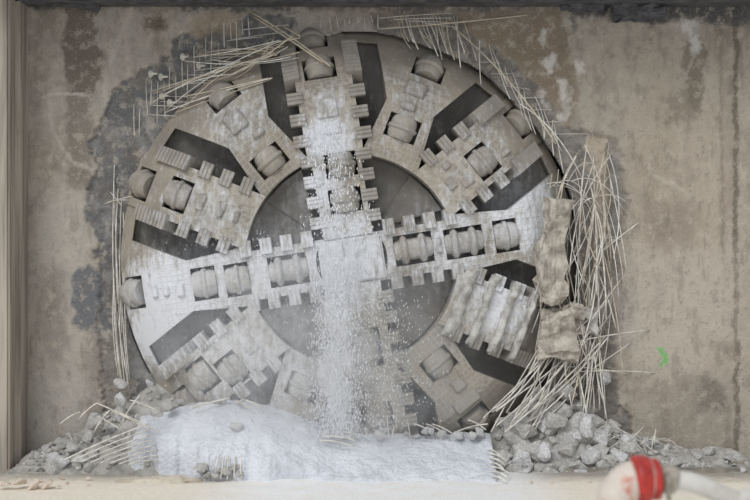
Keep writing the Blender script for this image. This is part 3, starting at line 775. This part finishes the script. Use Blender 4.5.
def g_left(i):
    x = 113 + (i % 5) * 2.6; y = 165 + i * 12; return ((x + U(-2, 2), y), .03), ((x + U(-3, 5) + i * .8, min(y + U(70, 150), 392)), -.06), (U(-.04, .02), -.03, 0)
cluster(13, g_left, 'long thin upright rod beside the left rim of the cutterhead', 'upright rods beside the left rim', (.007, .012))
for (a, b) in [((104, 204), (134, 196)), ((108, 202), (128, 200)), ((110, 192), (122, 206))]:
    rod(P(*a, .03), P(*b, -.1), (0, -.03, .01), .008, 'short rod poking sideways at the left rim of the cutterhead', 'sideways rods at the left rim')
# lower-left broken grid
for i in range(8):
    rod(P(62 + i * 9.5, 461 + i * .5, -1.45), P(148 + i * 2, 424 + i * 5.2, -1.05), (0, 0, .02), .013, 'pale rod in the row of parallel rods left of the slurry slab', 'parallel rods left of the slab')
for (a, b) in [((96, 403), (160, 432)), ((97, 416), (124, 432)), ((130, 400), (160, 412)), ((78, 420), (97, 403)), ((94, 432), (110, 410)), ((110, 410), (150, 430)), ((60, 424), (80, 412)), ((140, 395), (120, 425))]:
    rod(P(*a, -.95), P(*b, -.95), (0, -.03, .02), .012, 'crossed pale rod of the broken grid on the left rubble heap', 'crossed grid rods on the left heap')
# broken slab edges
for i in range(7):
    y = -1.6 + i * .12
    rod((1.53, y, .05 + i * .04), (1.70 + (i % 3) * .03, y - .16, .0 + i * .035), (0, 0, .03), .016, 'pale stub poking out of the low slab right broken edge', 'stubs on the low slab edge')
for i in range(5):
    rod((-.75 + i * .02, -.95 + i * .12, .42 + i * .03), (-.28 + i * .01, -1.0 + i * .12, .34 + i * .07), (0, 0, .03), .016, 'white coated rod poking out at the right end of the slurry slab', 'coated rods on the slurry slab end')
for i in range(5):
    rod((-2.05 + i * .07 + U(-.02, .02), -1.5, .30), (-2.1 + i * .09, -1.62, .02), (0, -.03, 0), .013, 'whitish stub hanging at the slurry slab front edge', 'stubs at the slurry slab front')
for (a, b) in [((230, 398), (192, 408)), ((245, 400), (262, 408)), ((236, 402), (250, 409)), ((244, 399), (238, 404))]:
    rod(P(*a, -.55), P(*b, -.7), (0, 0, .01), .018, 'whitened rod lying along the top edge of the slurry slab', 'whitened rods on the slab top')
for (a, b) in [((414, 424), (434, 434)), ((426, 424), (448, 436)), ((432, 424), (456, 436)), ((456, 432), (488, 424)), ((468, 420), (486, 430)), ((440, 430), (436, 440))]:
    rod(P(*a, -.55), P(*b, -.62), (0, 0, .02), .013, 'broken rod end standing out along the low slab upper edge', 'rod ends on the low slab')
def g_mid(i):
    x = 352 + i * 7; return ((x, U(415, 440)), -.45), ((x + U(-4, 4), U(440, 452)), -.6), (0, -.02, 0)
cluster(10, g_mid, 'short upright rod at the foot of the cutterhead behind the low slab', 'upright rods at the cutterhead foot', (.009, .014))
def g_rr(i):
    x = U(600, 660); return ((x, U(425, 446)), -.3), ((x + U(-30, 30), U(440, 456)), -.6), (0, 0, U(.0, .06))
cluster(20, g_rr, 'thin broken rod strewn on the low end of the right rubble heap', 'strewn rods on the right heap', (.006, .010))
# tan crumpled sheet at lower left
def hsh(X, Y):
    e = sstep(-3.6, -3.2, X) * sstep(-2.15, -2.35, X) * sstep(-1.78, -1.66, Y) * sstep(-1.40, -1.5, Y)
    return e * (.03 + .022 * np.sin(Y * 55 + X * 2) + (fbm(X, Y, .2, 120) - .5) * .09) - (1 - e) * .13 * (1 - e)
hfield('crumpled_sheet', -3.6, -2.1, -1.8, -1.38, hsh, .025, simple('tan_sheet', (188, 180, 166), (158, 149, 135), 5, .8, .4, 12, .02), 'crumpled tan sheet lying in front of the slurry slab on the left', 'sheet')
# ragged dark lumps clinging to the beam
for i, (px, py, sx, sz, lb) in enumerate([(583, 3, .36, .16, 'dark ragged lump clinging under the beam left of the larger lump'), (640, 10, .40, .17, 'largest dark ragged lump clinging under the beam at top right'),
                                          (78, 3, .34, .06, 'flat dark lump clinging under the beam above the brown wall stain')]):
    slab_piece('mortar_lump', P(px, py, -.12), (sx * 1.9, .22, sz * 1.6), 70 + i * 9, (0, 0, 0), lb, M_beam)

# ------------------------------------------------------------------ foreground hose
HY = -12.0
def H(px, py, dy=0.0): return P(px, py, HY + dy)
hose = bpy.data.objects.new('concrete_hose', None); COL.objects.link(hose); hose.location = (H(610, 520).x, HY, 0)
tag(hose, 'red and white pipe elbow with white hose in the right foreground', 'hose')
M_pw = NT('dirty_white_paint'); _o = M_pw.obj(); _n = M_pw.noise(_o, 9, 6, .65)
M_pw.l(M_pw.mix(M_pw.ramp(_n, .56, .66, 0, .85), alb((188, 178, 168)), alb((172, 100, 82))), M_pw.b.inputs['Base Color']); M_pw.b.inputs['Roughness'].default_value = .5
M_red = simple('red_coupling_paint', (172, 48, 38), (140, 34, 28), 12, .45, .1, 30, .004)
M_gc = simple('grey_clamp', (160, 152, 142), (120, 112, 102), 14, .6, .3, 40, .004)
M_hose = simple('white_hose_rubber', (188, 186, 180), (166, 162, 155), 5, .5, .1, 30, .003)
def hpart(name, pts, rad, mat, n=24):
    me = tube(name, [Vector(p) - hose.location for p in pts], rad, n); return link(name, me, hose, mat)
def spline(pts, n=8):
    out = []; q = [pts[0]] + list(pts) + [pts[-1]]
    for i in range(1, len(q) - 2):
        for k in range(n):
            t = k / n; a, b, c, d = q[i - 1], q[i], q[i + 1], q[i + 2]
            out.append(.5 * ((2 * b) + (c - a) * t + (2 * a - 5 * b + 4 * c - d) * t * t + (3 * b - a - 3 * c + d) * t ** 3))
    return out + [pts[-1]]
base = H(616, 540); base.z = 0
elbow = spline([base, Vector((base.x, HY, .9)), H(616, 515), H(620, 494), H(630, 482), H(646, 479), H(652, 479)], 8)
hpart('pipe_elbow', elbow, .094, M_pw.m, 28)
hpart('coupling', [H(634, 481), H(637, 480.5), H(640, 480), H(648, 479.5), H(650, 479.5)], [.10, .118, .118, .112, .10], M_red, 28)
hpart('coupling', [H(650, 479.5), H(652, 479.5), H(658, 479), H(660, 479)], [.08, .098, .098, .075], M_red, 28)
hpart('hose_clamp', [H(659, 479), H(662, 479), H(671, 480), H(676, 481)], [.06, .066, .072, .058], M_gc, 24)
hpart('clamp_lever', [H(667, 473, -.06), H(669, 480, -.09), H(668, 491, -.08), H(669, 500, -.08)], .012, M_gc, 8)
e = H(760, 540); e.z = 0; e.x += .6
hpart('delivery_hose', spline([H(672, 480), H(690, 482), H(712, 490), H(735, 501), H(760, 516), Vector((H(800, 560).x, HY, .9)), e], 8), .046, M_hose, 24)

# ------------------------------------------------------------------ falling spray and mist
rng = np.random.RandomState(4)
def droplets(name, label, gens):
    octv = np.array([(1, 0, 0), (-1, 0, 0), (0, 1, 0), (0, -1, 0), (0, 0, 1), (0, 0, -1)], float)
    octf = np.array([(0, 2, 4), (2, 1, 4), (1, 3, 4), (3, 0, 4), (2, 0, 5), (1, 2, 5), (3, 1, 5), (0, 3, 5)])
    V = []; F = []; k = 0
    for c, s, st in gens:
        n = len(c); v = c[:, None, :] + octv[None] * (s[:, None, None] * np.stack([np.ones(n), np.ones(n), st], -1)[:, None, :])
        V.append(v.reshape(-1, 3)); F.append((octf[None] + (np.arange(n) * 6)[:, None, None]).reshape(-1, 3) + k); k += n * 6
    me = bpy.data.meshes.new(name); me.from_pydata(np.concatenate(V).tolist(), [], np.concatenate(F).tolist()); me.update()
    m = NT('white_slurry_drops'); m.b.inputs['Base Color'].default_value = (.86, .88, .92, 1); m.b.inputs['Roughness'].default_value = .5
    return tag(link(name, me, None, m.m), label, 'spray', None, 'stuff')
def drops(n, px, py, sx, y0, y1, smin, smax, taper=0):
    x = rng.normal(0, 1, n); t = rng.rand(n); PYs = py[0] + (py[1] - py[0]) * t
    PXs = px[0] + (px[1] - px[0]) * t + x * (sx[0] + (sx[1] - sx[0]) * t); Y = rng.uniform(y0, y1, n); d = CAM_D + Y
    c = np.stack([(PXs - 375) * d / FPX, Y, CAM_H - (PYs - 250) * d / FPX], -1)
    return c, rng.uniform(smin, smax, n) ** 1.0, rng.uniform(1.2, 4.0, n)
droplets('falling_spray', 'white slurry spray falling in a column down the front of the cutterhead', [
    drops(9500, (338, 336), (258, 438), (8, 14), -.85, -.5, .003, .0085), drops(1500, (345, 345), (240, 436), (22, 30), -.85, -.5, .002, .006),
    drops(900, (325, 345), (120, 262), (9, 18), -.6, -.46, .004, .010), drops(900, (385, 385), (300, 430), (22, 22), -.8, -.5, .003, .007),
    drops(700, (250, 260), (230, 400), (45, 45), -.8, -.5, .003, .006)])
def mist(name, label, c0, c1, y0, y1, ctr, rad, dens, seed):
    a, b = P(c0[0], c0[1], -.6), P(c1[0], c1[1], -.6)
    bm = bmesh.new(); cx = Vector(((a.x + b.x) / 2, (y0 + y1) / 2, (a.z + b.z) / 2))
    bmesh.ops.create_uvsphere(bm, u_segments=24, v_segments=14, radius=1)
    bm.transform(Matrix.Diagonal((abs(b.x - a.x) / 2, abs(y1 - y0) / 2, abs(a.z - b.z) / 2, 1)))
    m = NT(name); m.t.nodes.remove(m.b); vol = m.n('ShaderNodeVolumeScatter'); vol.inputs['Color'].default_value = (.93, .96, 1, 1); vol.inputs['Anisotropy'].default_value = .1
    ob = m.obj(); sc_ = m.n('ShaderNodeVectorMath', operation='DIVIDE'); m.l(ob, sc_.inputs[0]); sc_.inputs[1].default_value = (abs(b.x - a.x) / 2, abs(y1 - y0) / 2, abs(a.z - b.z) / 2)
    ln = m.n('ShaderNodeVectorMath', operation='LENGTH'); m.l(sc_.outputs[0], ln.inputs[0])
    fall = m.ramp(ln.outputs['Value'], .05, 1.0, 1, 0); nz = m.ramp(m.noise(m.pos(), 2.6, 4, .6), .32, .68, .15, 1.5)
    m.l(m.math('MULTIPLY', m.math('MULTIPLY', fall, nz), dens), vol.inputs['Density']); m.l(vol.outputs[0], m.out.inputs['Volume'])
    o = link(name, bm_mesh(name, bm), None, m.m); o.location = cx
    return tag(o, label, 'mist', None, 'stuff')
mist('spray_mist', 'bluish white mist drifting around the falling spray before the cutterhead', (95, 175), (530, 560), -1.5, -.40, None, None, 1.25, 0)
mist('spray_mist', 'dense narrow white mist column wrapped around the falling spray', (306, 215), (370, 475), -.95, -.42, None, None, 3.6, 0)
